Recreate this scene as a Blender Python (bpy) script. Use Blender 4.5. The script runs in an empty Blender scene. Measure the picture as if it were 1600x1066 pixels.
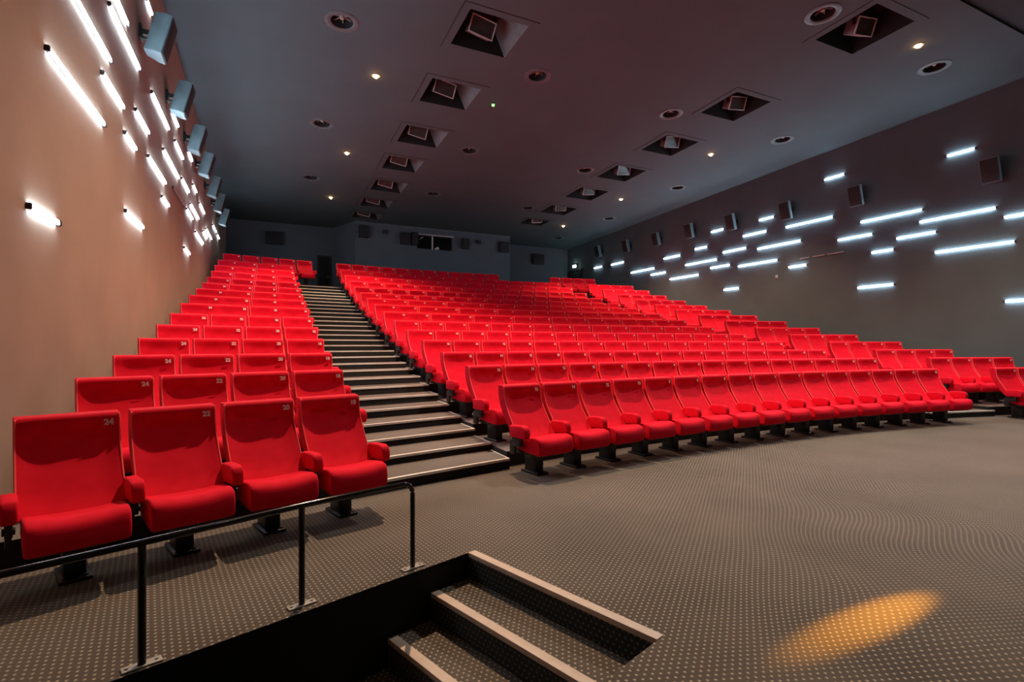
import bpy, bmesh, math, random
from mathutils import Vector, Matrix
random.seed(7)
PI = math.pi
sc = bpy.context.scene
C = bpy.context.collection

# ------------------------------------------------------------------ camera
# world x runs along the rows, world y up the auditorium, z up (metres)
TH = 0.443
cam_d = bpy.data.cameras.new('camera')
cam = bpy.data.objects.new('camera', cam_d); C.objects.link(cam)
cam.location = (0, 0, 1.42)
cam.rotation_euler = (PI / 2, 0, -TH)
cam_d.sensor_width = 36.0
cam_d.lens = 802.8 / 1600 * 36
cam_d.shift_y = 6.1 / 1600
cam_d.clip_start = 0.05
cam_d.clip_end = 200
sc.camera = cam

# ------------------------------------------------------------------ view, world
sc.view_settings.view_transform = 'Standard'
sc.view_settings.look = 'None'
sc.view_settings.gamma = 1.0
sc.view_settings.use_curve_mapping = False
sc.view_settings.exposure = 0.0
sc.cycles.use_denoising = True
sc.cycles.max_bounces = 6
sc.cycles.diffuse_bounces = 4
sc.cycles.sample_clamp_indirect = 6
w = bpy.data.worlds.new('world'); sc.world = w
w.use_nodes = True
w.node_tree.nodes['Background'].inputs[0].default_value = (0.02, 0.02, 0.025, 1)
w.node_tree.nodes['Background'].inputs[1].default_value = 0.2

# ------------------------------------------------------------------ light levels
WARM = (1.0, 0.66, 0.40)
COOL = (0.72, 0.88, 1.0)
DOWNLIGHT_W = 1300.0       # each warm ceiling downlight
BAR_EMIT = 70.0            # wall light bars
CZ0, CK = 7.70, 0.031      # ceiling height at y = 0 and its fall per metre
def ceil_z(v): return CZ0 - CK * v

def spot(loc, power, color, size=150, blend=0.35, radius=0.06, target=None):
    l = bpy.data.lights.new('spot_lamp', 'SPOT')
    l.energy = power; l.color = color; l.spot_size = math.radians(size); l.spot_blend = blend
    l.shadow_soft_size = radius
    o = bpy.data.objects.new('spot_lamp', l); C.objects.link(o)
    o.location = loc
    if target is not None:
        d = Vector(target) - Vector(loc)
        o.rotation_euler = d.to_track_quat('-Z', 'Y').to_euler()
    return o

LIT = [(2.14, 11.5), (2.14, 16.1), (2.16, 20.7), (11.95, 5.9), (12.4, 11.75), (12.6, 16.5), (12.6, 20.9)]
FRONT_LIT = [(2.14, 6.9), (2.14, 2.3), (11.9, 1.2)]
for (x, y) in LIT:
    spot((x, y, ceil_z(y) - 0.09), DOWNLIGHT_W * (1.1 if y < 16 else 1.25 if y < 18 else .25), WARM, size=112, blend=0.8)
# the same lines go on towards the screen, outside the frame, plus added fills
spot((2.14, 6.9, ceil_z(6.9) -   .08), 2300, (1.0, .69, .47), size=118, blend=.7)
spot((2.14, 2.3, ceil_z(2.3) - .08), 40, (1.0, .78, .58), size=118, blend=.7)
spot((7.2, 5.8, ceil_z(5.8) - .08), 1250, (1.0, .93, .86), size=118, blend=.7)  # added fill off the lines, no fixture, for front row and floor
spot((10.5, 4.5, ceil_z(4.5) - .08), 800, (.97, .96, .90), size=112, blend=.8)  # added fill off the lines, no fixture, brightens the right-hand floor
spot((11.9, 1.2, ceil_z(1.2) - .1), 300, (.96, .96, .92), size=120, blend=.7)
# added narrow amber spot, no fixture, grazing the carpet from the right
spot((9.5, 1.9, 1.35), 11000, (1.0, .38, .02), size=2.6, blend=1.0, radius=.02, target=(2.8, 1.6, 0))

# ------------------------------------------------------------------ materials
def new_mat(name):
    m = bpy.data.materials.new(name); m.use_nodes = True
    nt = m.node_tree
    return m, nt, nt.nodes['Principled BSDF']
def N(nt, t, **kw):
    n = nt.nodes.new(t)
    for k, v in kw.items(): setattr(n, k, v)
    return n
def noise_mix(nt, bsdf, c1, c2, scale, detail=4, lo=.35, hi=.65, coord='Object'):
    tc = N(nt, 'ShaderNodeTexCoord'); no = N(nt, 'ShaderNodeTexNoise')
    no.inputs['Scale'].default_value = scale; no.inputs['Detail'].default_value = detail
    nt.links.new(tc.outputs[coord], no.inputs['Vector'])
    r = N(nt, 'ShaderNodeValToRGB')
    r.color_ramp.elements[0].position = lo; r.color_ramp.elements[1].position = hi
    r.color_ramp.elements[0].color = (*c1, 1); r.color_ramp.elements[1].color = (*c2, 1)
    nt.links.new(no.outputs['Fac'], r.inputs['Fac'])
    nt.links.new(r.outputs['Color'], bsdf.inputs['Base Color'])
    return tc, no, r
def bump(nt, bsdf, tc, scale, strength, dist=.002, coord='Object'):
    n2 = N(nt, 'ShaderNodeTexNoise'); n2.inputs['Scale'].default_value = scale; n2.inputs['Detail'].default_value = 3
    nt.links.new(tc.outputs[coord], n2.inputs['Vector'])
    b = N(nt, 'ShaderNodeBump'); b.inputs['Strength'].default_value = strength; b.inputs['Distance'].default_value = dist
    nt.links.new(n2.outputs['Fac'], b.inputs['Height']); nt.links.new(b.outputs['Normal'], bsdf.inputs['Normal'])
def simple(name, col, rough=.6, metal=0.0, var=.12, scale=6, bs=0.0):
    m, nt, b = new_mat(name)
    c2 = tuple(min(1, c * (1 + var)) for c in col); c1 = tuple(c * (1 - var) for c in col)
    tc, _, _ = noise_mix(nt, b, c1, c2, scale)
    b.inputs['Roughness'].default_value = rough; b.inputs['Metallic'].default_value = metal
    if bs: bump(nt, b, tc, scale * 12, bs)
    return m
def emis(name, col, strength):
    m, nt, b = new_mat(name)
    b.inputs['Base Color'].default_value = (.8, .8, .8, 1)
    b.inputs['Emission Color'].default_value = (*col, 1); b.inputs['Emission Strength'].default_value = strength
    return m

M = {}
m, nt, b = new_mat('red_velour')
tc, _, _ = noise_mix(nt, b, (.66, .002, .018), (.74, .0035, .025), 9, 5)
b.inputs['Roughness'].default_value = .85; b.inputs['Specular IOR Level'].default_value = .15
b.inputs['Sheen Weight'].default_value = .10; b.inputs['Sheen Roughness'].default_value = .35
b.inputs['Sheen Tint'].default_value = (1, .35, .38, 1)
bump(nt, b, tc, 420, .25, .001)
M['red'] = m
M['highlight_piping'] = simple('light_red_rim_highlight', (.92, .09, .10), .7, var=.03)  # seam piping, coloured lighter to carry the rim highlight on the edges
M['black'] = simple('black_metal', (.012, .012, .013), .45)
M['shell'] = simple('black_plastic', (.018, .018, .02), .55)
M['rail'] = simple('black_gloss_paint', (.014, .014, .015), .13)
M['number'] = simple('white_number', (.75, .55, .52), .6, var=.03)
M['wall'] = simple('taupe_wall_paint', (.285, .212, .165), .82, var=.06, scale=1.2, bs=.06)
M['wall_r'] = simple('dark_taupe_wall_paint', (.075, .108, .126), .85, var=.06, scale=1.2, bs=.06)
M['back'] = simple('slate_wall_paint', (.10, .125, .155), .9, var=.05, scale=1.0)
M['ceil'] = simple('grey_ceiling_paint', (.058, .092, .108), .9, var=.05, scale=.8)
M['ceil2'] = simple('charcoal_ceiling_paint', (.03, .04, .045), .9, var=.05, scale=.8)
M['recess'] = simple('black_recess_paint', (.012, .012, .014), .85)
M['reveal'] = simple('grey_reveal_paint', (.13, .14, .155), .85)
M['spk'] = simple('grey_speaker_case', (.13, .19, .22), .5)
M['spkdark'] = simple('dark_speaker_grille', (.012, .014, .018), .7)
M['alu'] = simple('aluminium_edge', (.74, .71, .66), .45, .2, var=.05)
M['wood_nose'] = simple('beige_step_edge', (.58, .46, .37), .5, var=.06, scale=12)
M['ring'] = simple('grey_trim_ring', (.08, .115, .135), .45)
M['vane'] = simple('grey_vane', (.34, .33, .32), .4)
M['frame'] = simple('pale_lamp_frame', (.55, .56, .58), .4)
M['glassdark'] = simple('smoked_lamp_glass', (.05, .045, .045), .2)
M['riser'] = simple('black_riser_pit_shade', (.010, .009, .009), .95, scale=60)
M['bar'] = emis('light_bar_diffuser', COOL, BAR_EMIT)
M['bulb'] = emis('warm_bulb', (1.0, .48, .14), 90)
M['ring2'] = simple('pale_trim_ring', (.35, .33, .30), .5)
M['green'] = emis('green_led', (.12, 1.0, .10), 4)
M['exit'] = emis('white_lamp_glass', (.75, 1.0, .95), 22)
M['offbar'] = simple('unlit_bar', (.36, .30, .30), .5)
M['white'] = simple('white_lens_housing', (.7, .7, .72), .4)
M['glass'] = simple('black_window_glass', (.004, .004, .005), .06, var=.0)

def carpet(name, base, dot, a=.036, r=.0060, rot=.35, upright=False, warp=False):
    m, nt, b = new_mat(name)
    tc = N(nt, 'ShaderNodeTexCoord')
    mp = N(nt, 'ShaderNodeMapping'); mp.inputs['Rotation'].default_value = (0, 0, rot)
    if upright:
        sx_ = N(nt, 'ShaderNodeSeparateXYZ'); cb = N(nt, 'ShaderNodeCombineXYZ')
        nt.links.new(tc.outputs['Object'], sx_.inputs[0]); nt.links.new(sx_.outputs['Y'], cb.inputs['X']); nt.links.new(sx_.outputs['Z'], cb.inputs['Y'])
        nt.links.new(cb.outputs[0], mp.inputs['Vector'])
    else:
        nt.links.new(tc.outputs['Object'], mp.inputs['Vector'])
    if warp:
        # the carpet lies in ripples towards the front right
        ds = N(nt, 'ShaderNodeVectorMath', operation='DISTANCE'); ds.inputs[1].default_value = (4.6, .9, 0)
        nt.links.new(tc.outputs['Object'], ds.inputs[0])
        mk = N(nt, 'ShaderNodeMapRange'); mk.interpolation_type = 'SMOOTHSTEP'
        mk.inputs['From Min'].default_value = 3.0; mk.inputs['From Max'].default_value = .6
        mk.inputs['To Min'].default_value = 0; mk.inputs['To Max'].default_value = .55
        nt.links.new(ds.outputs['Value'], mk.inputs['Value'])
        wn = N(nt, 'ShaderNodeTexNoise'); wn.inputs['Scale'].default_value = .9; wn.inputs['Detail'].default_value = 0
        nt.links.new(tc.outputs['Object'], wn.inputs['Vector'])
        wc = N(nt, 'ShaderNodeVectorMath', operation='SUBTRACT'); wc.inputs[1].default_value = (.5, .5, .5)
        nt.links.new(wn.outputs['Color'], wc.inputs[0])
        wsx = N(nt, 'ShaderNodeVectorMath', operation='SCALE')
        nt.links.new(wc.outputs[0], wsx.inputs[0]); nt.links.new(mk.outputs[0], wsx.inputs['Scale'])
        wa = N(nt, 'ShaderNodeVectorMath', operation='ADD')
        nt.links.new(mp.outputs[0], wa.inputs[0]); nt.links.new(wsx.outputs[0], wa.inputs[1])
        src = wa
    else: src = mp
    def lattice(off):
        s = N(nt, 'ShaderNodeVectorMath', operation='MULTIPLY'); s.inputs[1].default_value = (1 / a, 1 / (a * 1.732), 0)
        nt.links.new(src.outputs[0], s.inputs[0])
        ad = N(nt, 'ShaderNodeVectorMath', operation='ADD'); ad.inputs[1].default_value = (off, off, 0)
        nt.links.new(s.outputs[0], ad.inputs[0])
        f = N(nt, 'ShaderNodeVectorMath', operation='FRACTION'); nt.links.new(ad.outputs[0], f.inputs[0])
        su = N(nt, 'ShaderNodeVectorMath', operation='SUBTRACT'); su.inputs[1].default_value = (.5, .5, 0)
        nt.links.new(f.outputs[0], su.inputs[0])
        mu = N(nt, 'ShaderNodeVectorMath', operation='MULTIPLY'); mu.inputs[1].default_value = (a, a * 1.732, 0)
        nt.links.new(su.outputs[0], mu.inputs[0])
        le = N(nt, 'ShaderNodeVectorMath', operation='LENGTH'); nt.links.new(mu.outputs[0], le.inputs[0])
        return le
    l1, l2 = lattice(0.0), lattice(.5)
    mn = N(nt, 'ShaderNodeMath', operation='MINIMUM')
    nt.links.new(l1.outputs['Value'], mn.inputs[0]); nt.links.new(l2.outputs['Value'], mn.inputs[1])
    mr = N(nt, 'ShaderNodeMapRange'); mr.inputs['From Min'].default_value = r * .6; mr.inputs['From Max'].default_value = r * 1.35
    mr.inputs['To Min'].default_value = 1; mr.inputs['To Max'].default_value = 0
    nt.links.new(mn.outputs[0], mr.inputs['Value'])
    no = N(nt, 'ShaderNodeTexNoise'); no.inputs['Scale'].default_value = 1.1; no.inputs['Detail'].default_value = 8
    nt.links.new(tc.outputs['Object'], no.inputs['Vector'])
    rp = N(nt, 'ShaderNodeValToRGB'); rp.color_ramp.elements[0].position = .35; rp.color_ramp.elements[1].position = .68
    rp.color_ramp.elements[0].color = (*[c * .8 for c in base], 1); rp.color_ramp.elements[1].color = (*[c * 1.25 for c in base], 1)
    nt.links.new(no.outputs['Fac'], rp.inputs['Fac'])
    mx = N(nt, 'ShaderNodeMixRGB'); mx.inputs[2].default_value = (*dot, 1)
    nt.links.new(mr.outputs[0], mx.inputs[0]); nt.links.new(rp.outputs[0], mx.inputs[1])
    nt.links.new(mx.outputs[0], b.inputs['Base Color'])
    b.inputs['Roughness'].default_value = .95; b.inputs['Specular IOR Level'].default_value = .15
    b.inputs['Sheen Weight'].default_value = 1.0; b.inputs['Sheen Roughness'].default_value = .3; b.inputs['Sheen Tint'].default_value = (1, .93, .84, 1)
    bump(nt, b, tc, 300, .3, .002)
    return m
M['carpet'] = carpet('dotted_brown_carpet', (.088, .072, .056), (.43, .36, .27), warp=True)
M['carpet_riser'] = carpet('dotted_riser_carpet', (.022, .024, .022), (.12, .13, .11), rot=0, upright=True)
M['tread'] = carpet('tread_carpet', (.13, .11, .092), (.26, .22, .18))

# ------------------------------------------------------------------ mesh helpers
def tag(o, label=None, cat=None, group=None, kind=None):
    if label: o['label'] = label
    if cat: o['category'] = cat
    if group: o['group'] = group
    if kind: o['kind'] = kind
    return o
def empty(name, loc=(0, 0, 0), rz=0.0):
    o = bpy.data.objects.new(name, None); C.objects.link(o)
    o.location = loc; o.rotation_euler = (0, 0, rz); o.empty_display_size = .1
    return o
def link_mesh(name, me, mat, parent=None, loc=None):
    if mat is not None and not me.materials: me.materials.append(mat)
    o = bpy.data.objects.new(name, me); C.objects.link(o)
    if parent is not None: o.parent = parent
    if loc: o.location = loc
    return o
def finish(bm, name, smooth=True, angle=35):
    bmesh.ops.recalc_face_normals(bm, faces=bm.faces)
    if smooth:
        for f in bm.faces: f.smooth = True
        for e in bm.edges:
            if len(e.link_faces) == 2 and e.calc_face_angle(0) > math.radians(angle): e.smooth = False
    me = bpy.data.meshes.new(name); bm.to_mesh(me); bm.free()
    return me
def add_box(bm, c, s, bev=0.0, seg=2, mat=None):
    r = bmesh.ops.create_cube(bm, size=1.0)
    vs = r['verts']
    for v in vs: v.co = Vector((v.co.x * s[0], v.co.y * s[1], v.co.z * s[2]))
    if bev > 0:
        es = list({e for v in vs for e in v.link_edges})
        rr = bmesh.ops.bevel(bm, geom=es, offset=bev, segments=seg, affect='EDGES', profile=.5)
        vs = list({v for f in rr['faces'] for v in f.verts} | {v for v in vs if v.is_valid})
    T = Matrix.Translation(Vector(c)) @ (mat if mat is not None else Matrix.Identity(4))
    bmesh.ops.transform(bm, matrix=T, verts=vs)
    return vs
def box_me(name, c, s, bev=0.0, seg=2, mat=None):
    bm = bmesh.new(); add_box(bm, c, s, bev, seg, mat); return finish(bm, name)
def add_cyl(bm, p0, p1, r0, r1=None, n=16, caps=True):
    r1 = r0 if r1 is None else r1
    p0, p1 = Vector(p0), Vector(p1); d = p1 - p0
    q = d.to_track_quat('Z', 'Y').to_matrix().to_4x4()
    rr = bmesh.ops.create_cone(bm, cap_ends=caps, segments=n, radius1=r0, radius2=r1, depth=d.length)
    bmesh.ops.transform(bm, matrix=Matrix.Translation((p0 + p1) / 2) @ q, verts=rr['verts'])
def add_lathe(bm, prof, n=32, closed=False):
    rings = []
    for (r, z) in prof:
        rings.append([bm.verts.new((r * math.cos(2 * PI * i / n), r * math.sin(2 * PI * i / n), z)) for i in range(n)])
    for a, b_ in zip(rings, rings[1:]):
        for i in range(n):
            bm.faces.new((a[i], a[(i + 1) % n], b_[(i + 1) % n], b_[i]))
    return rings
def add_tube(bm, pts, r, n=14):
    pts = [Vector(p) for p in pts]; rings = []
    for i, p in enumerate(pts):
        a = pts[max(0, i - 1)]; b_ = pts[min(len(pts) - 1, i + 1)]
        d = (b_ - a).normalized(); up = Vector((0, 0, 1))
        s = d.cross(up)
        if s.length < .2: s = add_tube.last
        s.normalize(); add_tube.last = s.copy(); t = s.cross(d)
        rings.append([bm.verts.new(p + (s * math.cos(2 * PI * k / n) + t * math.sin(2 * PI * k / n)) * r) for k in range(n)])
    for a, b_ in zip(rings, rings[1:]):
        for i in range(n): bm.faces.new((a[i], a[(i + 1) % n], b_[(i + 1) % n], b_[i]))
    bm.faces.new(rings[0]); bm.faces.new(rings[-1][::-1])
add_tube.last = Vector((1, 0, 0))
def add_prism(bm, poly, z0, z1):
    a = [bm.verts.new((p[0], p[1], z0)) for p in poly]; b_ = [bm.verts.new((p[0], p[1], z1)) for p in poly]
    n = len(poly)
    bm.faces.new(a[::-1]); bm.faces.new(b_)
    for i in range(n): bm.faces.new((a[i], a[(i + 1) % n], b_[(i + 1) % n], b_[i]))
def mesh_poly(name, verts, faces):
    me = bpy.data.meshes.new(name); me.from_pydata(verts, [], faces); me.update(); return me
def ordinal(n):
    w = ['first', 'second', 'third', 'fourth', 'fifth', 'sixth', 'seventh', 'eighth', 'ninth', 'tenth', 'eleventh', 'twelfth',
         'thirteenth', 'fourteenth', 'fifteenth', 'sixteenth', 'seventeenth', 'eighteenth', 'nineteenth']
    if n <= 19: return w[n - 1]
    tens = {2: 'twent', 3: 'thirt'}[n // 10]
    return tens + 'ieth' if n % 10 == 0 else tens + 'y-' + w[n % 10 - 1]

# ------------------------------------------------------------------ room measures
UL, UR = -1.65, 15.6           # side walls
VB = 25.4                      # back wall
VF = -5.0                      # wall behind the camera
UC, VA, R0, DV = 7.28, 5.757, 24.89, 1.072
VC = VA - R0                   # rows are arcs about (UC, VC)
BLK = {'left': (-1.45, .768), 'centre': (2.344, 11.537), 'right': (12.945, 15.104)}
TOPS = [.97, 1.147, 1.315, 1.506, 1.713, 1.936, 2.182, 2.427, 2.67, 2.919, 3.191, 3.49, 3.806, 4.128, 4.55]
FLOORZ = [t - .97 for t in TOPS]
def RK(k): return R0 + DV * k + (.25 if k == 14 else 0)
def arc_pt(R, u):
    return (u, VC + math.sqrt(R * R - (u - UC) ** 2))

# ------------------------------------------------------------------ floor with the stair pit
A = .3228                                     # direction of the pit edges
e1 = Vector((math.cos(A), math.sin(A), 0)); e2 = Vector((math.sin(A), -math.cos(A), 0))
P0 = Vector((1.24, 3.30, 0)); PW = 1.44; GO = .31; RI = .17
def pit(a, b_, z=0.0):
    p = P0 + e1 * a + e2 * b_; return (p.x, p.y, z)
far_v = 6.2
back_l = pit(-(P0.x - UL) / e1.x, 0)          # back edge of the pit on the left wall
near_l = pit(-(P0.x + e2.x * PW - UL) / e1.x, PW)
verts = [pit(0, 0), pit(0, PW), near_l, (UL, VF, 0), (UR, VF, 0), (UR, far_v, 0), (UL, far_v, 0), back_l]
m_ = mesh_poly('floor', [tuple(v) for v in verts], [(0, 1, 4, 5), (1, 2, 3, 4), (0, 5, 6, 7)])
fl = link_mesh('floor', m_, M['carpet']); fl['kind'] = 'structure'
# lower floor and pit walls
LOWZ = -.85
l1 = pit(-GO * 4, -.0, LOWZ)
zb = LOWZ
vv = [pit(0.0, 0, 0), (back_l[0], back_l[1], 0), (back_l[0], back_l[1], zb), pit(0.0, 0, zb),
      pit(0, PW, 0), near_l, (near_l[0], near_l[1], zb), pit(0, PW, zb)]
pw = link_mesh('wall_pit', mesh_poly('wall_pit', vv, [(0, 1, 2, 3), (4, 7, 6, 5), (2, 6, 7, 3), (1, 5, 6, 2), (0, 3, 7, 4)]), M['riser'])  # black here puts the shade of the pit wall into its colour
pw['kind'] = 'structure'
# entrance steps going down to the left
st = empty('entrance_steps', pit(0, PW / 2, 0)); st.rotation_euler = (0, 0, A)
tag(st, 'short carpeted steps with beige edges sinking into the floor beside the handrail', 'steps')
for i in range(5):
    # local x = e1, local y = -e2
    zt = -RI * i
    if i > 0:
        s = link_mesh('step', box_me('step', (-GO * i + GO / 2 - .002, 0, (zt + LOWZ) / 2), (GO - .004, PW - .01, zt - LOWZ)), M['carpet'], st)
    n_ = link_mesh('step_edge', box_me('step_edge', (-GO * i + .022, 0, zt - .012), (.062, PW - .012 if i else PW, .032), .004), M['wood_nose'], st)
    r_ = link_mesh('riser', box_me('riser', (-GO * i - .004, 0, zt - .028 - (RI - .032) / 2), (.006, PW - .012, RI - .034)), M['carpet_riser'], st)

# ------------------------------------------------------------------ raked platform (one thing, one part per tier)
plat = empty('seating_platform', (UC, 8, 0))
tag(plat, 'dark carpeted tiered platform under the red seat rows', 'platform')
def sector(name, Ra, Rb, spans, z0, z1, mat, parent, n=8):
    bm = bmesh.new()
    for (u0, u1) in spans:
        sector_part(bm, Ra, Rb, u0, u1, z0, z1, parent, n)
    bmesh.ops.remove_doubles(bm, verts=bm.verts, dist=1e-5)
    bm.normal_update()
    me = bpy.data.meshes.new(name); bm.to_mesh(me); bm.free()
    me.materials.append(mat); me.materials.append(M['riser'])
    return link_mesh(name, me, None, parent)
def sector_part(bm, Ra, Rb, u0, u1, z0, z1, parent, n):
    pts_a = [arc_pt(Ra, u0 + (u1 - u0) * i / n) for i in range(n + 1)]
    pts_b = [arc_pt(Rb, u0 + (u1 - u0) * i / n) for i in range(n + 1)]
    ox, oy = (parent.location.x, parent.location.y) if parent else (0, 0)
    pa = [(p[0] - ox, p[1] - oy) for p in pts_a]; pb = [(p[0] - ox, p[1] - oy) for p in pts_b]
    for i in range(n):
        a0, a1, b0, b1 = pa[i], pa[i + 1], pb[i], pb[i + 1]
        v = [bm.verts.new((q[0], q[1], z)) for z in (z0, z1) for q in (a0, a1, b1, b0)]
        bm.faces.new((v[4], v[5], v[6], v[7])); f = bm.faces.new((v[0], v[1], v[5], v[4])); f.material_index = 1
        bm.faces.new((v[3], v[2], v[6], v[7])) 
        if i == 0: bm.faces.new((v[0], v[3], v[7], v[4])).material_index = 1
        if i == n - 1: bm.faces.new((v[1], v[2], v[6], v[5])).material_index = 1
for k in range(1, 15):
    Ra = RK(k - 1) + .14
    Rb = RK(k) + .14 if k < 14 else RK(14) + .6
    sector('tier', Ra, Rb, ((UL + .01, .67), (2.51, 11.41), (13.07, UR - .01)), 0.0 if k < 2 else FLOORZ[k - 1] - .05, FLOORZ[k], M['tread'], plat)
# landing at the top
zl = FLOORZ[14]
ld = link_mesh('floor_landing', mesh_poly('floor_landing', [(UL, 19.9, zl - .004), (UR, 19.9, zl - .004), (UR, VB, zl - .004), (UL, VB, zl - .004)], [(0, 1, 2, 3)]), M['tread'])
ld['kind'] = 'structure'

# ------------------------------------------------------------------ stepped aisles
SZ = [.115, .205, .295, .40, .51, .62, .735, .85, .96, 1.065, 1.18, 1.293, 1.412, 1.535, 1.662, 1.79, 1.922, 2.06, 2.20, 2.345,
      2.49, 2.632, 2.78, 2.93, 3.075, 3.225, 3.385, 3.545]
def aisle(name, u0, u1, label):
    root = empty(name, ((u0 + u1) / 2, arc_pt(24.93, (u0 + u1) / 2)[1], 0)); tag(root, label, 'stairs', 'stepped aisles between the seat blocks')
    for n in range(28):
        Ra = 24.93 + .536 * n; Rb = Ra + .545
        z1 = SZ[n]; z0 = 0.0 if n < 2 else SZ[n - 2] - .02
        s = sector('step', Ra, Rb, ((u0, u1),), z0, z1, M['tread'], root, n=3)
        # thin light edge strip along the front
        bm = bmesh.new(); ox, oy = root.location.x, root.location.y
        for i in range(3):
            ua, ub = u0 + (u1 - u0) * i / 3, u0 + (u1 - u0) * (i + 1) / 3
            q = [arc_pt(Ra - .008, ua), arc_pt(Ra - .008, ub), arc_pt(Ra + .032, ub), arc_pt(Ra + .032, ua)]
            add_prism(bm, [(p[0] - ox, p[1] - oy) for p in q], z1 - .02, z1 + .006)
        link_mesh('step_edge', finish(bm, 'step_edge'), M['alu'], s)
        # side trim towards the seats
        bm = bmesh.new(); ue = u1 if u0 < 5 else u0
        q0, q1 = arc_pt(Ra + .03, ue), arc_pt(Rb - .02, ue)
        sg = .018
        add_prism(bm, [(q0[0] - sg - ox, q0[1] - oy), (q0[0] + sg * 0 - ox, q0[1] - oy), (q1[0] - ox, q1[1] - oy), (q1[0] - sg - ox, q1[1] - oy)], z1 - .01, z1 + .006)
        link_mesh('side_trim', finish(bm, 'side_trim'), M['alu'], s)
    return root
aisle('aisle_staircase', .68, 2.50, 'long straight flight of carpeted aisle steps between left and centre seats')
aisle('aisle_staircase', 11.42, 13.06, 'carpeted aisle steps right of the centre block, mostly hidden by seats')

# ------------------------------------------------------------------ walls
def struct(name, verts, faces, mat):
    o = link_mesh(name, mesh_poly(name, verts, faces), mat); o['kind'] = 'structure'; return o
ZT = 7.95
struct('wall_left', [(UL, VF, -1), (UL, VB, -1), (UL, VB, ZT), (UL, VF, ZT)], [(0, 1, 2, 3)], M['wall'])
struct('wall_right', [(UR, VF, -1), (UR, VB, -1), (UR, VB, ZT), (UR, VF, ZT)], [(0, 1, 2, 3)], M['wall_r'])
struct('wall_front', [(UL, VF, -1), (UR, VF, -1), (UR, VF, ZT), (UL, VF, ZT)], [(0, 1, 2, 3)], M['ceil2'])
# back wall with the projecting booth
BV = 23.75; B0, B1 = 3.52, 11.15; BL0 = 2.72
WX0, WX1, WZ0, WZ1 = 6.32, 8.08, 5.97, 6.62
zt = 7.2
struct('wall_back', [(UL, VB, 3), (BL0, VB, 3), (BL0, VB, zt), (UL, VB, zt), (B1, VB, 3), (UR, VB, 3), (UR, VB, zt), (B1, VB, zt)],
       [(0, 1, 2, 3), (4, 5, 6, 7)], M['back'])
bv = []
for x in (B0, WX0, WX1, B1):
    for z in (3.0, WZ0, WZ1, zt): bv.append((x, BV, z))
fc = []
for i in range(3):
    for j in range(3):
        if i == 1 and j == 1: continue
        a = i * 4 + j; fc.append((a, a + 4, a + 5, a + 1))
n0 = len(bv)
bv += [(BL0, VB, 3), (BL0, VB, zt), (B1, VB, 3), (B1, VB, zt)]
fc += [(n0, 0, 3, n0 + 1), (12, n0 + 2, n0 + 3, 15)]
n1 = len(bv)
for (x, z) in ((WX0, WZ0), (WX1, WZ0), (WX1, WZ1), (WX0, WZ1)): bv.append((x, BV + .35, z))
fc += [(5, 9, n1 + 1, n1), (9, 10, n1 + 2, n1 + 1), (10, 6, n1 + 3, n1 + 2), (6, 5, n1, n1 + 3)]
struct('wall_booth', bv, fc, M['back'])
tr = struct('trim_1', [], [], M['reveal'])
bm = bmesh.new(); add_box(bm, ((B0 + B1) / 2, BV - .02, ceil_z(BV) - .03), (B1 - B0 + .04, .04, .05)); 
old = tr.data; tr.data = finish(bm, 'trim_1'); tr.data.materials.append(M['reveal'])
win = empty('window_1', ((WX0 + WX1) / 2, BV, WZ0)); win['kind'] = 'structure'
cx = (WX0 + WX1) / 2; wh = WZ1 - WZ0; ww = WX1 - WX0
link_mesh('pane', box_me('pane', (0, .18, wh / 2), (ww - .02, .012, wh - .02)), M['glass'], win)
link_mesh('window_frame', box_me('window_frame', (0, -.01, wh + .025), (ww + .1, .05, .05)), M['frame'], win)
link_mesh('window_frame', box_me('window_frame', (ww / 2 + .03, -.01, wh / 2), (.05, .05, wh)), M['reveal'], win)
link_mesh('mullion', box_me('mullion', (-.10, .12, wh / 2), (.055, .07, wh - .01)), M['white'], win)
pj = empty('film_projector', (cx - .02, BV + .10, WZ0)); tag(pj, 'pale projector mount with small brackets inside the booth window', 'projector')
bm = bmesh.new(); add_box(bm, (.14, 0, .07), (.2, .12, .05), .01); add_box(bm, (.1, 0, .03), (.06, .1, .06))
link_mesh('body', finish(bm, 'body'), M['white'], pj)
bm = bmesh.new(); add_cyl(bm, (.16, -.09, .10), (.16, .02, .10), .045, n=16); link_mesh('lens', finish(bm, 'lens'), M['frame'], pj)
bm = bmesh.new(); add_box(bm, (-.62, 0, .52), (.2, .06, .04), .01, mat=Matrix.Rotation(-.6, 4, 'Y')); link_mesh('bracket', finish(bm, 'bracket'), M['frame'], pj)

# ------------------------------------------------------------------ ceiling with openings
LV = [(3.27, 4.44, 8.62, 9.73), (3.30, 4.47, 11.08, 12.17), (3.33, 4.49, 13.56, 14.68), (3.34, 4.44, 15.8, 16.9), (3.38, 4.48, 18.06, 19.2),
      (3.34, 4.44, 20.28, 21.3), (3.3, 4.4, 22.3, 23.2)]
RV = [(9.84, 11.02, 5.5, 6.65), (10.05, 11.22, 8.73, 9.86), (10.18, 11.36, 11.22, 12.35), (10.28, 11.48, 13.67, 14.82), (10.38, 11.6, 15.94, 17.13),
      (10.48, 11.69, 18.27, 19.35), (10.5, 11.6, 20.45, 21.3)]
ROUND = [(1.23, 9.92), (5.40, 10.06), (1.28, 14.38), (5.45, 14.47), (1.31, 18.73), (5.6, 18.77), (9.22, 6.09), (13.2, 6.21), (9.38, 10.22),
         (13.5, 10.12), (9.54, 14.44), (13.7, 14.57), (9.74, 19.0), (13.85, 19.0), (13.6, 23.1)]
CS = 4.84                                        # where the ceiling steps up towards the screen
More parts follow.
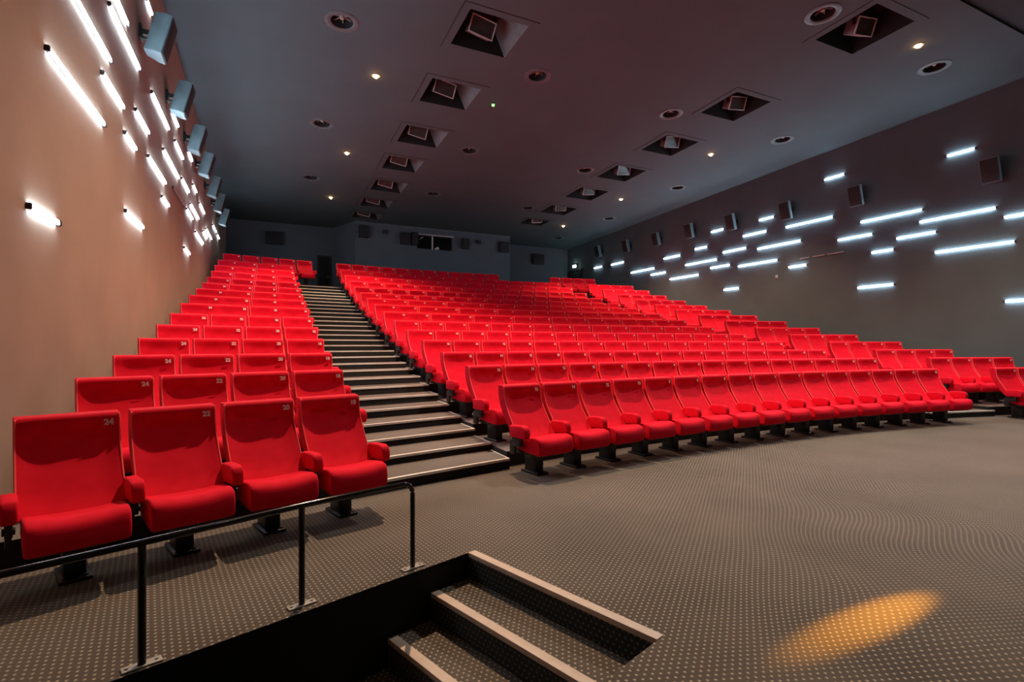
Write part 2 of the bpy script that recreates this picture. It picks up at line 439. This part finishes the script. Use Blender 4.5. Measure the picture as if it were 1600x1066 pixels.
holes = [h for h in LV + RV] + [(x - .2, x + .2, y - .2, y + .2) for (x, y) in ROUND] + [(x - .06, x + .06, y - .06, y + .06) for (x, y) in LIT]
xs = sorted({UL, UR} | {h[0] for h in holes} | {h[1] for h in holes})
ys = sorted({CS, VB} | {h[2] for h in holes} | {h[3] for h in holes})
cv, cf, ix = [], [], {}
def cvi(i, j):
    if (i, j) not in ix:
        ix[(i, j)] = len(cv); cv.append((xs[i], ys[j], ceil_z(ys[j])))
    return ix[(i, j)]
for i in range(len(xs) - 1):
    for j in range(len(ys) - 1):
        mx_, my_ = (xs[i] + xs[i + 1]) / 2, (ys[j] + ys[j + 1]) / 2
        if any(h[0] < mx_ < h[1] and h[2] < my_ < h[3] for h in holes): continue
        cf.append((cvi(i, j), cvi(i, j + 1), cvi(i + 1, j + 1), cvi(i + 1, j)))
struct('ceiling', cv, cf, M['ceil'])
z_ = ceil_z(CS)
struct('ceiling_front', [(UL, CS, z_), (UR, CS, z_), (UR, CS, z_ + .05), (UL, CS, z_ + .05), (UL, VF, z_ + .05), (UR, VF, z_ + .05)],
       [(0, 1, 2, 3), (3, 2, 5, 4)], M['ceil2'])
struct('ceiling_void', [(UL, CS, 8.45), (UR, CS, 8.45), (UR, VB, 8.45), (UL, VB, 8.45)], [(0, 1, 2, 3)], M['recess'])

# recessed floodlight boxes in the square openings
def vent(name, h, mirror, label, grp, hatch=False):
    x0, x1, y0, y1 = h; cx, cy = (x0 + x1) / 2, (y0 + y1) / 2; z = ceil_z(cy)
    r = empty(name, (cx, cy, z)); tag(r, label, 'ceiling light', grp)
    r.rotation_euler = (-math.atan(CK), 0, 0)
    w_, d_ = (x1 - x0) / 2, (y1 - y0) / 2; D = .55
    v = [(-w_, -d_, 0), (w_, -d_, 0), (w_, d_, 0), (-w_, d_, 0), (-w_, -d_, D), (w_, -d_, D), (w_, d_, D), (-w_, d_, D)]
    me = mesh_poly('recess_box', v, [(0, 1, 5, 4), (2, 3, 7, 6), (4, 5, 6, 7), (3, 0, 4, 7) if not mirror else (1, 2, 6, 5)])
    link_mesh('recess_box', me, M['recess'], r)
    # the reveal plate on one side leans inwards
    sx = 1 if not mirror else -1
    me = mesh_poly('side_plate', [(sx * w_, -d_, 0), (sx * w_, d_, 0), (sx * (w_ - .24), d_, D), (sx * (w_ - .24), -d_, D)], [(0, 1, 2, 3)])
    link_mesh('side_plate', me, M['reveal'], r)
    # the lamp head
    rot = Matrix.Rotation(math.radians(-62), 4, 'X') @ Matrix.Rotation(math.radians(8 * sx), 4, 'Z')
    hd = empty('lamp_head', (-.14 * sx + .04, .12, .20)); hd.parent = r; hd.rotation_euler = rot.to_euler()
    bm = bmesh.new(); add_box(bm, (0, 0, .07), (.50, .30, .24), .012)
    o = link_mesh('housing', finish(bm, 'housing'), M['reveal'], hd)
    bm = bmesh.new()
    for (c, s) in (((0, .15, -.06), (.52, .02, .03)), ((0, -.15, -.06), (.52, .02, .03)), ((.25, 0, -.06), (.02, .30, .03)), ((-.25, 0, -.06), (.02, .30, .03))):
        add_box(bm, c, s, .003)
    link_mesh('lamp_frame', finish(bm, 'lamp_frame'), M['frame'], hd)
    link_mesh('lens', box_me('lens', (0, 0, -.052), (.48, .28, .008)), M['glassdark'], hd)
    bm = bmesh.new()
    for s in (-1, 1): add_box(bm, (s * .28 - .14 * sx + .04, .12, .36), (.02, .05, .36))
    link_mesh('yoke', finish(bm, 'yoke'), M['black'], r)
    if hatch:
        bm = bmesh.new(); o_ = .16
        add_box(bm, (-w_ - o_, 0, -.004), (.012, 2 * d_ + 2 * o_, .006)); add_box(bm, (0, -d_ - o_, -.004), (2 * w_ + 2 * o_, .012, .006))
        link_mesh('panel_joint', finish(bm, 'panel_joint'), M['recess'], r)
    return r
for i, h in enumerate(LV):
    vent('recessed_floodlight', h, False, f'dark square ceiling recess with tilted floodlight, left line, {ordinal(i + 1)} from the camera', 'recessed floodlights of the left line', True)
for i, h in enumerate(RV):
    vent('recessed_floodlight', h, True, f'dark square ceiling recess with tilted floodlight, right line, {ordinal(i + 1)} from the camera', 'recessed floodlights of the right line', True)

# round swirl diffusers
bm = bmesh.new(); add_lathe(bm, [(.20, .10), (.20, -.004), (.215, -.016), (.27, -.020), (.30, -.010), (.305, .0)], 40); ME_ring = finish(bm, 'trim_ring')
bm = bmesh.new(); rg = add_lathe(bm, [(.20, -.002), (.195, .10), (.15, .24), (.05, .27)], 40); bm.faces.new(rg[-1]); ME_bowl = finish(bm, 'bowl')
bm = bmesh.new(); add_lathe(bm, [(.001, -.0), (.03, .0), (.045, .02), (.05, .08), (.001, .10)], 20); ME_hub = finish(bm, 'hub')
bm = bmesh.new(); add_box(bm, (.115, 0, .05), (.14, .012, .03), mat=Matrix.Rotation(.5, 4, 'X')); ME_vane = finish(bm, 'vane')
col_names = {0: 'far left', 1: 'centre-left', 2: 'centre-right', 3: 'far right'}
cnt = {}
order = []
for (x, y) in ROUND:
    c = 0 if x < 3 else 1 if x < 7 else 2 if x < 11 else 3
    order.append((c, y, x))
for (c, y, x) in sorted(order):
    cnt[c] = cnt.get(c, 0) + 1
    r = empty('air_diffuser', (x, y, ceil_z(y)))
    r.rotation_euler = (-math.atan(CK), 0, 0)
    tag(r, f'round grey air diffuser set in the ceiling, {col_names[c]} line, {ordinal(cnt[c])} from the camera', 'air vent', 'round ceiling air diffusers')
    link_mesh('trim_ring', ME_ring, M['ring'], r); link_mesh('bowl', ME_bowl, M['recess'], r)
    link_mesh('hub', ME_hub, M['vane'], r, (0, 0, .05))
    for k in range(7):
        v = link_mesh('vane', ME_vane, M['vane'], r, (0, 0, .05)); v.rotation_euler = (0, 0, 2 * PI * k / 7 + .4)

# lit downlights
bm = bmesh.new(); add_lathe(bm, [(.058, .08), (.058, -.002), (.075, -.012), (.10, -.004), (.10, .0)], 24); ME_dr = finish(bm, 'trim_ring')
bm = bmesh.new(); bmesh.ops.create_uvsphere(bm, u_segments=16, v_segments=10, radius=.05); ME_bulb = finish(bm, 'bulb')
for i, (x, y) in enumerate(LIT):
    side = 'left' if x < 5 else 'right'; kk = i + 1 if x < 5 else i - 2
    r = empty('ceiling_downlight', (x, y, ceil_z(y)))
    tag(r, f'small warm glowing downlight in the ceiling, {side} line, {ordinal(kk)} from the camera', 'ceiling light', 'lit warm downlights')
    link_mesh('trim_ring', ME_dr, M['ring2'], r)
    link_mesh('bulb', ME_bulb, M['bulb'], r, (0, 0, -.004))
# green indicator
r = empty('smoke_detector', (4.97, 11.56, ceil_z(11.56))); tag(r, 'small round ceiling detector with a green glowing light', 'detector')
bm = bmesh.new(); add_lathe(bm, [(.06, .0), (.06, -.02), (.04, -.04), (.001, -.045)], 24); link_mesh('housing', finish(bm, 'housing'), M['ring'], r)
bm = bmesh.new(); bmesh.ops.create_uvsphere(bm, u_segments=12, v_segments=8, radius=.035); link_mesh('indicator_light', finish(bm, 'led'), M['green'], r, (0, -.01, -.055))

# ------------------------------------------------------------------ wall light bars   (y start, y end, height)
BL = [(5.45, 7.03, 3.85), (5.75, 7.29, 4.68), (7.26, 8.76, 5.30), (7.30, 8.09, 5.55), (9.24, 9.61, 6.56), (6.99, 7.88, 4.39), (9.62, 11.11, 5.35),
      (8.54, 9.38, 4.63), (5.09, 5.66, 2.47), (8.0, 9.0, 3.12), (9.36, 10.79, 4.27), (10.6, 12.28, 4.80), (7.96, 8.56, 4.10), (11.49, 12.19, 5.81),
      (11.81, 12.86, 5.38), (13.65, 14.32, 5.81), (12.69, 13.73, 4.91), (14.43, 15.1, 5.27), (10.47, 11.11, 3.95), (13.37, 14.34, 4.43),
      (13.98, 15.51, 4.70), (15.74, 16.89, 5.15), (14.91, 16.53, 4.23), (16.53, 17.55, 4.57), (17.3, 18.9, 4.80), (19.32, 20.47, 5.34),
      (20.9, 21.65, 5.33), (13.04, 13.87, 3.52)]
BR = [(6.50, 7.05, 6.22), (9.65, 10.23, 6.54), (7.62, 9.16, 4.99), (6.10, 7.66, 4.67), (4.4, 5.93, 4.41), (5.76, 7.31, 3.81), (8.86, 9.82, 4.59),
      (7.31, 8.21, 4.34), (8.31, 8.86, 4.055), (8.30, 9.24, 3.09), (4.95, 5.91, 2.44), (9.99, 11.55, 5.34), (12.02, 12.58, 5.80), (14.17, 14.74, 5.81),
      (12.31, 13.26, 5.365), (14.97, 15.59, 5.285), (13.15, 14.17, 4.925), (11.04, 12.65, 4.80), (16.43, 17.39, 5.175), (14.48, 16.12, 4.715),
      (13.87, 14.78, 4.415), (11.89, 13.47, 4.30), (10.85, 11.45, 3.99), (20.21, 21.19, 5.445), (21.98, 22.7, 5.475), (18.02, 19.63, 4.85),
      (17.29, 18.24, 4.575), (15.41, 17.03, 4.235), (13.46, 14.13, 3.505)]
def light_bar(side, y0, y1, z, label, lit=True):
    s = 1 if side == 'left' else -1; U = UL if side == 'left' else UR
    r = empty('light_bar', (U, (y0 + y1) / 2, z)); tag(r, label, 'wall light', f'white light bars on the {side} wall')
    L = y1 - y0
    link_mesh('diffuser', box_me('diffuser', (s * .021, 0, 0), (.018, L, .040), .006, 2), M['bar'] if lit else M['offbar'], r)
    link_mesh('back_plate', box_me('back_plate', (s * .006, 0, 0), (.012, L - .02, .03)), M['black'], r)
    for e in (-1, 1):
        link_mesh('end_cap', box_me('end_cap', (s * .018, e * (L / 2 + .02), 0), (.036, .036, .05), .008), M['black'], r)
def blab(side, L, z, n):
    size = 'short' if L < .8 else 'medium' if L < 1.3 else 'long'
    return f'{size} glowing white light bar on the {side} wall, {ordinal(n)} counted from the {side} edge'
for n, (a, b_, z) in enumerate(sorted(BL, key=lambda t: math.atan2(UL, t[0])), 1): light_bar('left', a, b_, z, blab('left', b_ - a, z, n))
for n, (a, b_, z) in enumerate(sorted(BR, key=lambda t: -math.atan2(UR, t[0])), 1): light_bar('right', a, b_, z, blab('right', b_ - a, z, n))
light_bar('left', 11.56, 13.03, 4.41, 'unlit dark light bar low among the glowing bars on left wall', False)
for i, (a, b_) in enumerate([(10.72, 11.04), (10.22, 10.62), (9.66, 10.14)]):
    r = empty('light_bar', (UR, (a + b_) / 2, 4.21))
    tag(r, f'thin unlit strip on the right wall, {["left", "middle", "right"][i]} one of three in line', 'wall light', 'unlit strips on the right wall')
    link_mesh('diffuser', box_me('diffuser', (-.03, 0, 0), (.03, b_ - a, .03), .006), M['offbar'], r)
    link_mesh('back_plate', box_me('back_plate', (-.008, 0, 0), (.014, b_ - a, .03)), M['black'], r)

# ------------------------------------------------------------------ wall loudspeakers
def wedge(bm, w_, h_, d_, back=.55):
    # plan: front face wide (at -y), rear narrower
    f, k = w_ / 2, w_ / 2 * back
    poly = [(-f, -d_ / 2), (f, -d_ / 2), (f, -d_ / 2 + d_ * .35), (k, d_ / 2), (-k, d_ / 2), (-f, -d_ / 2 + d_ * .35)]
    add_prism(bm, poly, -h_ / 2, h_ / 2)
    bmesh.ops.bevel(bm, geom=list(bm.edges), offset=.008, segments=2, affect='EDGES')
bm = bmesh.new(); wedge(bm, .36, .58, .23); ME_spk = finish(bm, 'cabinet')
bm = bmesh.new(); add_box(bm, (0, -.122, 0), (.33, .016, .54), .006)
ME_grill = finish(bm, 'grille')
bm = bmesh.new()
add_box(bm, (0, .225, 0), (.14, .03, .2), .004); add_box(bm, (0, .165, .0), (.05, .12, .05))
bmesh.ops.recalc_face_normals(bm, faces=bm.faces)
for s in (-1, 1): add_cyl(bm, (s * .0, .12, s * .06 - .02), (0, .21, s * .06 - .02), .018, n=10)
ME_brk = finish(bm, 'bracket')
def speaker(side, y, z, label):
    s = 1 if side == 'left' else -1; U = UL if side == 'left' else UR
    r = empty('wall_speaker', (U + s * .245, y, z)); tag(r, label, 'loudspeaker', f'loudspeakers on the {side} wall')
    # local -y points into the room
    rz = PI / 2 if side == 'left' else -PI / 2
    r.rotation_euler = Matrix.Rotation(rz, 3, 'Z').to_euler()
    c = link_mesh('cabinet', ME_spk, M['spk'], r); g = link_mesh('grille', ME_grill, M['spkdark'], c)
    c.rotation_euler = (math.radians(14), 0, 0); c.location = (0, 0, -.01)
    link_mesh('bracket', ME_brk, M['black'], r)
for i, (y, z) in enumerate([(8.85, 5.86), (10.96, 5.88), (13.1, 5.92), (15.0, 5.97), (17.05, 5.98), (18.9, 5.98), (20.8, 5.95)]):
    speaker('left', y, z, f'grey loudspeaker high on the left wall, {ordinal(i + 1)} from the camera')
for i, (y, z) in enumerate([(6.07, 5.54), (9.13, 5.74), (11.36, 5.84), (13.58, 5.94), (15.64, 6.03), (17.6, 6.06), (19.69, 6.12), (21.99, 6.25)]):
    speaker('right', y, z, f'dark loudspeaker high on the right wall, {ordinal(i + 1)} from the camera')
# loudspeakers on the back wall and the booth
def back_speaker(x0, x1, z0, z1, v, d, label):
    r = empty('rear_speaker', ((x0 + x1) / 2, v - .03, (z0 + z1) / 2)); tag(r, label, 'loudspeaker')
    w_, h_ = x1 - x0, z1 - z0
    bm = bmesh.new(); add_box(bm, (0, -d / 2, 0), (w_, d, h_), .012); link_mesh('cabinet', finish(bm, 'cabinet'), M['shell'], r)
    link_mesh('grille', box_me('grille', (0, -d - .006, 0), (w_ * .88, .014, h_ * .9), .004), M['spkdark'], r)
    link_mesh('bracket', box_me('bracket', (0, .014, 0), (w_ * .3, .03, h_ * .3)), M['black'], r)
back_speaker(-.10, .62, 5.92, 6.47, VB, .2, 'square black loudspeaker on the back wall left of the projection booth')
back_speaker(13.25, 13.95, 5.92, 6.47, VB, .2, 'square black loudspeaker on the back wall right of the projection booth')
back_speaker(3.66, 4.06, 6.23, 6.75, BV, .28, 'dark loudspeaker at the left corner of the booth front')
back_speaker(5.52, 5.98, 6.08, 6.62, BV, .2, 'dark loudspeaker left of the booth window, outer one')
back_speaker(6.02, 6.30, 6.08, 6.66, BV, .3, 'black narrow loudspeaker touching the left side of booth window')
back_speaker(8.5, 8.86, 6.1, 6.6, BV, .24, 'black loudspeaker right of the booth window')
back_speaker(10.5, 11.0, 6.1, 6.62, BV, .22, 'dark loudspeaker at the right corner of the booth front')
back_speaker(4.72, 4.92, 6.5, 6.66, BV, .1, 'tiny black box high on the booth front, left of the window')
back_speaker(9.3, 9.5, 6.42, 6.6, BV, .1, 'tiny black box high on the booth front, right of the window')

# exit door and lamp in the far right corner, dark door standing for the corridor end
def door(name, x0, y0, x1, y1, z0, z1, nx, ny):
    d = empty(name, ((x0 + x1) / 2, (y0 + y1) / 2, z0)); d['kind'] = 'structure'
    L = math.hypot(x1 - x0, y1 - y0); d.rotation_euler = (0, 0, math.atan2(y1 - y0, x1 - x0))
    link_mesh('door_leaf', box_me('door_leaf', (0, 0, (z1 - z0) / 2), (L, .05, z1 - z0)), M['recess'], d)
    bm = bmesh.new()
    for s in (-1, 1): add_box(bm, (s * (L / 2 + .04), 0, (z1 - z0) / 2), (.07, .07, z1 - z0 + .07))
    add_box(bm, (0, 0, z1 - z0 + .04), (L + .15, .07, .07)); link_mesh('door_frame', finish(bm, 'door_frame'), M['black'], d)
    link_mesh('door_handle', box_me('door_handle', (L / 2 - .08, -.05, 1.0), (.12, .03, .03), .008), M['ring'], d)
door('door_1', UR - .03, 25.2, UR - .03, 23.9, zl, 5.55, 0, 0)
door('corridor_end_door', 2.12, VB - .03, 2.60, VB - .03, zl, 5.5, 0, 0)
r = empty('exit_lamp', (UR - .06, 24.5, 5.82)); tag(r, 'small bright white lamp above the dark door in the far right corner', 'wall light')
link_mesh('lamp_glass', box_me('lamp_glass', (-.05, 0, 0), (.07, .26, .13), .02), M['exit'], r)
link_mesh('back_plate', box_me('back_plate', (.02, 0, 0), (.06, .34, .2)), M['black'], r)
r = empty('wall_sensor', (UR, 11.9, 3.74)); tag(r, 'tiny pale sensor on the right wall below the light bars', 'sensor')
bm = bmesh.new(); add_box(bm, (-.02, 0, 0), (.04, .07, .09), .01); link_mesh('housing', finish(bm, 'housing'), M['frame'], r)
link_mesh('sensor_window', box_me('sensor_window', (-.042, 0, .01), (.006, .03, .03)), M['shell'], r)

# ------------------------------------------------------------------ handrail
hr = empty('handrail', (.16, 3.02, 0)); tag(hr, 'black tubular handrail with posts on the floor edge beside the sunken steps', 'handrail')
posts = [Vector((.83, 3.225, 0)), Vector((.165, 3.02, 0)), Vector((-.505, 2.755, 0)), Vector((-1.2, 2.50, 0))]
O = Vector((.16, 3.02, 0)); RH = .545; rr = .0155
path = [posts[0] - O + Vector((0, 0, z)) for z in (.005, .2, .4, RH - .07)]
d01 = (posts[1] - posts[0]).normalized()
for k in range(1, 7):
    a = PI / 2 * k / 6; path.append(posts[0] - O + d01 * (.07 * (1 - math.cos(a))) + Vector((0, 0, RH - .07 + .07 * math.sin(a))))
for p in posts[1:]: path.append(p - O + Vector((0, 0, RH)))
bm = bmesh.new(); add_tube(bm, path, rr, 16); link_mesh('top_rail', finish(bm, 'top_rail'), M['rail'], hr)
for i, p in enumerate(posts):
    q = p - O
    if i:
        bm = bmesh.new(); add_cyl(bm, (q.x, q.y, .004), (q.x, q.y, RH - .005), .0165, n=16); po = link_mesh('post', finish(bm, 'post'), M['rail'], hr)
    bm = bmesh.new(); add_box(bm, (q.x, q.y, .005), (.15, .05, .009), .003, mat=Matrix.Rotation(A, 4, 'Z'))
    for s in (-1, 1): add_cyl(bm, (q.x + s * .055 * math.cos(A), q.y + s * .055 * math.sin(A), .009), (q.x + s * .055 * math.cos(A), q.y + s * .055 * math.sin(A), .015), .008, n=8)
    link_mesh('base_plate', finish(bm, 'base_plate'), M['ring2'], hr)

# ------------------------------------------------------------------ cinema seats
def smooth_profile(pts, n):
    out = []
    P = [Vector((*p, 0)) for p in pts]
    for i in range(len(P) - 1):
        p0 = P[max(0, i - 1)]; p1 = P[i]; p2 = P[i + 1]; p3 = P[min(len(P) - 1, i + 2)]
        for k in range(n):
            t = k / n
            q = .5 * ((2 * p1) + (-p0 + p2) * t + (2 * p0 - 5 * p1 + 4 * p2 - p3) * t * t + (-p0 + 3 * p1 - 3 * p2 + p3) * t ** 3)
            out.append((q.x, q.y))
    out.append((P[-1].x, P[-1].y)); return out
FRONT = [(-.075, .395), (-.045, .425), (.005, .475), (.075, .565), (.150, .67), (.205, .77), (.234, .86), (.243, .935), (.246, .965)]
def loft(width, prof_f, prof_b, bolster, name, nx=12, bev=.022):
    bm = bmesh.new(); cols = []
    for i in range(nx + 1):
        s = -1 + 2 * i / nx; x = s * width / 2
        col = [bm.verts.new((x, y - bolster(s, k / (len(prof_f) - 1)), z)) for k, (y, z) in enumerate(prof_f)]
        col += [bm.verts.new((x, y, z)) for (y, z) in prof_b[::-1]]
        cols.append(col)
    n = len(cols[0])
    for a, b_ in zip(cols, cols[1:]):
        for k in range(n): bm.faces.new((a[k], b_[k], b_[(k + 1) % n], a[(k + 1) % n]))
    bm.faces.new(cols[0]); bm.faces.new(cols[-1][::-1])
    bmesh.ops.recalc_face_normals(bm, faces=bm.faces)
    es = [e for e in bm.edges if len(e.link_faces) == 2 and e.calc_face_angle(0) > math.radians(50)]
    bmesh.ops.bevel(bm, geom=es, offset=bev, segments=4, affect='EDGES', profile=.5, clamp_overlap=True)
    return bm
def bulge(s, t):
    side = max(0, abs(s) - .45) / .55
    b_ = .030 * side * side * math.sin(PI * min(1, t * 1.02)) ** .5 if 0 < t < 1 else 0.0
    return b_ + .036 * math.exp(-((t - .88) / .13) ** 2) * (1 - .6 * s * s)
def back_me(width, lobes=1):
    pf = smooth_profile(FRONT, 3)
    pb = [(y + .075 + .02 * (1 - abs(2 * k / (len(pf) - 1) - 1)), z + (.005 if k == len(pf) - 1 else 0)) for k, (y, z) in enumerate(pf)]
    def bol(s, t):
        if lobes == 2: s = (abs(s) - .5) * 2
        return bulge(s, t)
    return finish(loft(width, pf, pb, bol, 'backrest', 12 if lobes == 1 else 24), 'backrest', angle=60)
def highlight_piping_me(width):
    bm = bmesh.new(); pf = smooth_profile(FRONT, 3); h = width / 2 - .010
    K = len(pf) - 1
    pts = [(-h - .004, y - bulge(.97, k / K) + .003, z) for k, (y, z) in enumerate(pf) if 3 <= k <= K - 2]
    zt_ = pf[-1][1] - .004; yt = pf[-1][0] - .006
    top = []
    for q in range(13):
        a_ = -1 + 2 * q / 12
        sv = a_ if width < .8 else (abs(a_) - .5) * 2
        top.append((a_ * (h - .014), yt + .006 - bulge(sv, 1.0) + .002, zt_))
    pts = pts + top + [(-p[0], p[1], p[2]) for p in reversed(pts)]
    add_tube(bm, pts, .006, 6); return finish(bm, 'highlight_piping')
def cush_me(width, x=0.0):
    pf = [(-.385, .262), (-.402, .30), (-.405, .35), (-.395, .395), (-.365, .425), (-.30, .437), (-.20, .428), (-.08, .41), (0.03, .40)]
    bm = bmesh.new(); cols = []; nx = 8
    for i in range(nx + 1):
        s = -1 + 2 * i / nx
        col = []
        for k, (y, z) in enumerate(pf):
            t = k / 8
            dz = .016 * (s * s) if 3 <= k <= 7 else 0
            col.append(bm.verts.new((x + s * width / 2, y + (.010 * s * s if k < 4 else 0), z + dz)))
        col += [bm.verts.new((x + s * width / 2, y, z)) for (y, z) in ((.03, .30), (-.18, .27))]
        cols.append(col)
    n = len(cols[0])
    for a, b_ in zip(cols, cols[1:]):
        for k in range(n): bm.faces.new((a[k], b_[k], b_[(k + 1) % n], a[(k + 1) % n]))
    bm.faces.new(cols[0]); bm.faces.new(cols[-1][::-1])
    bmesh.ops.recalc_face_normals(bm, faces=bm.faces)
    es = [e for e in bm.edges if len(e.link_faces) == 2 and e.calc_face_angle(0) > math.radians(45)]
    bmesh.ops.bevel(bm, geom=es, offset=.018, segments=3, affect='EDGES', profile=.5, clamp_overlap=True)
    return finish(bm, 'seat_cushion', angle=60)
def arm_me():
    bm = bmesh.new()
    prof = [(-.245, .43), (-.262, .47), (-.258, .52), (-.235, .555), (-.19, .568), (-.05, .56), (.02, .555), (.02, .43)]
    a = [bm.verts.new((-.038, y, z)) for y, z in prof]; b_ = [bm.verts.new((.038, y, z)) for y, z in prof]
    n = len(prof)
    bm.faces.new(a); bm.faces.new(b_[::-1])
    for k in range(n): bm.faces.new((a[k], a[(k + 1) % n], b_[(k + 1) % n], b_[k]))
    bmesh.ops.recalc_face_normals(bm, faces=bm.faces)
    es = [e for e in bm.edges if e.calc_face_angle(0) > math.radians(40)]
    bmesh.ops.bevel(bm, geom=es, offset=.014, segments=3, affect='EDGES', profile=.5)
    return finish(bm, 'armrest', angle=60)
def armbr_me():
    bm = bmesh.new(); add_box(bm, (0, -.08, .385), (.035, .16, .10), .006); add_box(bm, (0, .0, .32), (.03, .09, .16), .006)
    add_cyl(bm, (-.028, -.13, .37), (.028, -.13, .37), .022, n=12)
    return finish(bm, 'arm_bracket')
def ped_me():
    bm = bmesh.new()
    add_box(bm, (0, .0, .15), (.11, .20, .28), .01)
    add_box(bm, (0, -.01, .012), (.16, .30, .022), .006)
    add_box(bm, (0, -.02, .27), (.46, .12, .05), .008)
    for s in (-1, 1): add_cyl(bm, (s * .05, -.13, .02), (s * .05, -.13, .032), .012, n=8)
    return finish(bm, 'pedestal')
def pan_me(width):
    bm = bmesh.new(); add_box(bm, (0, -.16, .262), (width - .04, .36, .035), .012)
    return finish(bm, 'seat_pan')
ME_pip1, ME_pip2 = highlight_piping_me(.528), highlight_piping_me(1.108)
ME_back1, ME_back2 = back_me(.528), back_me(1.108, 2)
ME_cush = cush_me(.475)
ME_arm, ME_armbr, ME_ped, ME_pan = arm_me(), armbr_me(), ped_me(), pan_me(.475)
for me in (ME_back1, ME_back2, ME_cush, ME_arm): me.materials.append(M['red'])
for me in (ME_armbr, ME_ped): me.materials.append(M['black'])
ME_pan.materials.append(M['shell'])
for me in (ME_pip1, ME_pip2): me.materials.append(M['highlight_piping'])
NUM = {}
def num_me(n):
    if n in NUM: return NUM[n]
    cu = bpy.data.curves.new('seat_number', 'FONT'); cu.body = str(n); cu.size = .052; cu.extrude = .0012
    cu.align_x = 'RIGHT'; cu.align_y = 'CENTER'; cu.offset = .0026
    o = bpy.data.objects.new('tmp', cu); C.objects.link(o)
    dg = bpy.context.evaluated_depsgraph_get(); dg.update()
    me = bpy.data.meshes.new_from_object(o.evaluated_get(dg)); me.name = 'seat_number'
    bpy.data.objects.remove(o); bpy.data.curves.remove(cu)
    me.materials.clear(); me.materials.append(M['number'])
    NUM[n] = me; return me
SEATNO = [24, 22, 20, 18, 16, 14, 12, 10, 8, 6, 4, 2, 1, 3, 5, 7, 9, 11, 13, 15, 17, 19, 21, 23]
def add_number(back, n, x):
    o = bpy.data.objects.new('seat_number', num_me(n)); C.objects.link(o); o.parent = back
    o.location = (x - .014, .2035, .90); o.rotation_euler = (math.radians(90 - 8), 0, 0)
    return o
def build_seat(double):
    name = 'double_cinema_seat' if double else 'cinema_seat'
    r = empty(name)
    W = .578 * (2 if double else 1)
    b_ = link_mesh('backrest', ME_back2 if double else ME_back1, None, r)
    link_mesh('highlight_piping', ME_pip2 if double else ME_pip1, None, b_)
    for x in ((-.289, .289) if double else (0,)):
        link_mesh('seat_cushion', ME_cush, None, r, (x, 0, 0))
        link_mesh('pedestal', ME_ped, None, r, (x, 0, 0)); link_mesh('seat_pan', ME_pan, None, r, (x, 0, 0))
    a = link_mesh('armrest', ME_arm, None, r, (W / 2, 0, 0)); link_mesh('arm_bracket', ME_armbr, None, a)
    return r
protos = {False: build_seat(False), True: build_seat(True)}
used = set()
def copy_seat(src):
    r = src.copy(); C.objects.link(r)
    for ch in list(src.children):
        if ch.name.startswith('backrest') : pass
        c = ch.copy(); C.objects.link(c); c.parent = r
        for g in list(ch.children):
            d = g.copy(); C.objects.link(d); d.parent = c
    return r
DOUBLE_ROWS = {6, 7, 8, 12, 13}
def place(k, block, i, n, u0, u1, double, nums, label):
    R = RK(k)
    a0, a1 = math.asin((u0 - UC) / R), math.asin((u1 - UC) / R)
    pitch = (a1 - a0) / n; phi = a0 + pitch * (i + .5)
    Rp = R - .255
    if double in used: r = copy_seat(protos_clean[double])
    else: r = copy_seat(protos_clean[double])
    r.location = (UC + Rp * math.sin(phi), VC + Rp * math.cos(phi), FLOORZ[k])
    r.rotation_euler = (0, 0, -phi)
    W = .578 * (2 if double else 1)
    if i == 0:
        a = bpy.data.objects.new('armrest', ME_arm); C.objects.link(a); a.parent = r; a.location = (-W / 2, 0, 0)
        b2 = bpy.data.objects.new('arm_bracket', ME_armbr); C.objects.link(b2); b2.parent = a
    bk = [c for c in r.children if c.name.startswith('backrest')][0]
    xs_ = (.24,) if not double else (-.578 + .289 + .24, .289 + .24)
    for x, nn in zip(xs_, nums): add_number(bk, nn, x)
    tag(r, label, 'seat', ('red double seats' if double else 'red single seats') + f' in the {block} block')
    return r
protos_clean = protos
rowname = lambda k: 'front row' if k == 0 else f'{ordinal(k + 1)} row'
for k in range(15):
    dbl = k in DOUBLE_ROWS
    for block, (u0, u1) in BLK.items():
        cnt_ = {'left': 4, 'centre': 16, 'right': 4}[block]; base = {'left': 0, 'centre': 4, 'right': 20}[block]
        if k == 14:
            if block == 'left': u0, u1, cnt_ = -1.42, 1.50, 5
            elif block == 'centre': u0, u1, cnt_ = 2.34, 9.3, 12
            else: u0, u1, cnt_ = 11.75, 14.1, 4
        if dbl: cnt_ //= 2
        for i in range(cnt_):
            if dbl: nums = (SEATNO[base + 2 * i], SEATNO[base + 2 * i + 1])
            else: nums = (SEATNO[min(23, base + i)],)
            kind = 'wide red double seat' if dbl else 'red high-backed cinema seat'
            if block == 'left': pos = f'{ordinal(i + 1)} from the wall'
            elif block == 'right': pos = f'{ordinal(i + 1)} from the aisle'
            else: pos = f'{ordinal(i + 1)} from the left'
            label = f'{kind}, {rowname(k)}, {block} block, {pos}'
            place(k, block, i, cnt_, u0, u1, dbl, nums, label)
for p in protos.values():
    def kill(o):
        for c in list(o.children): kill(c)
        bpy.data.objects.remove(o)
    kill(p)
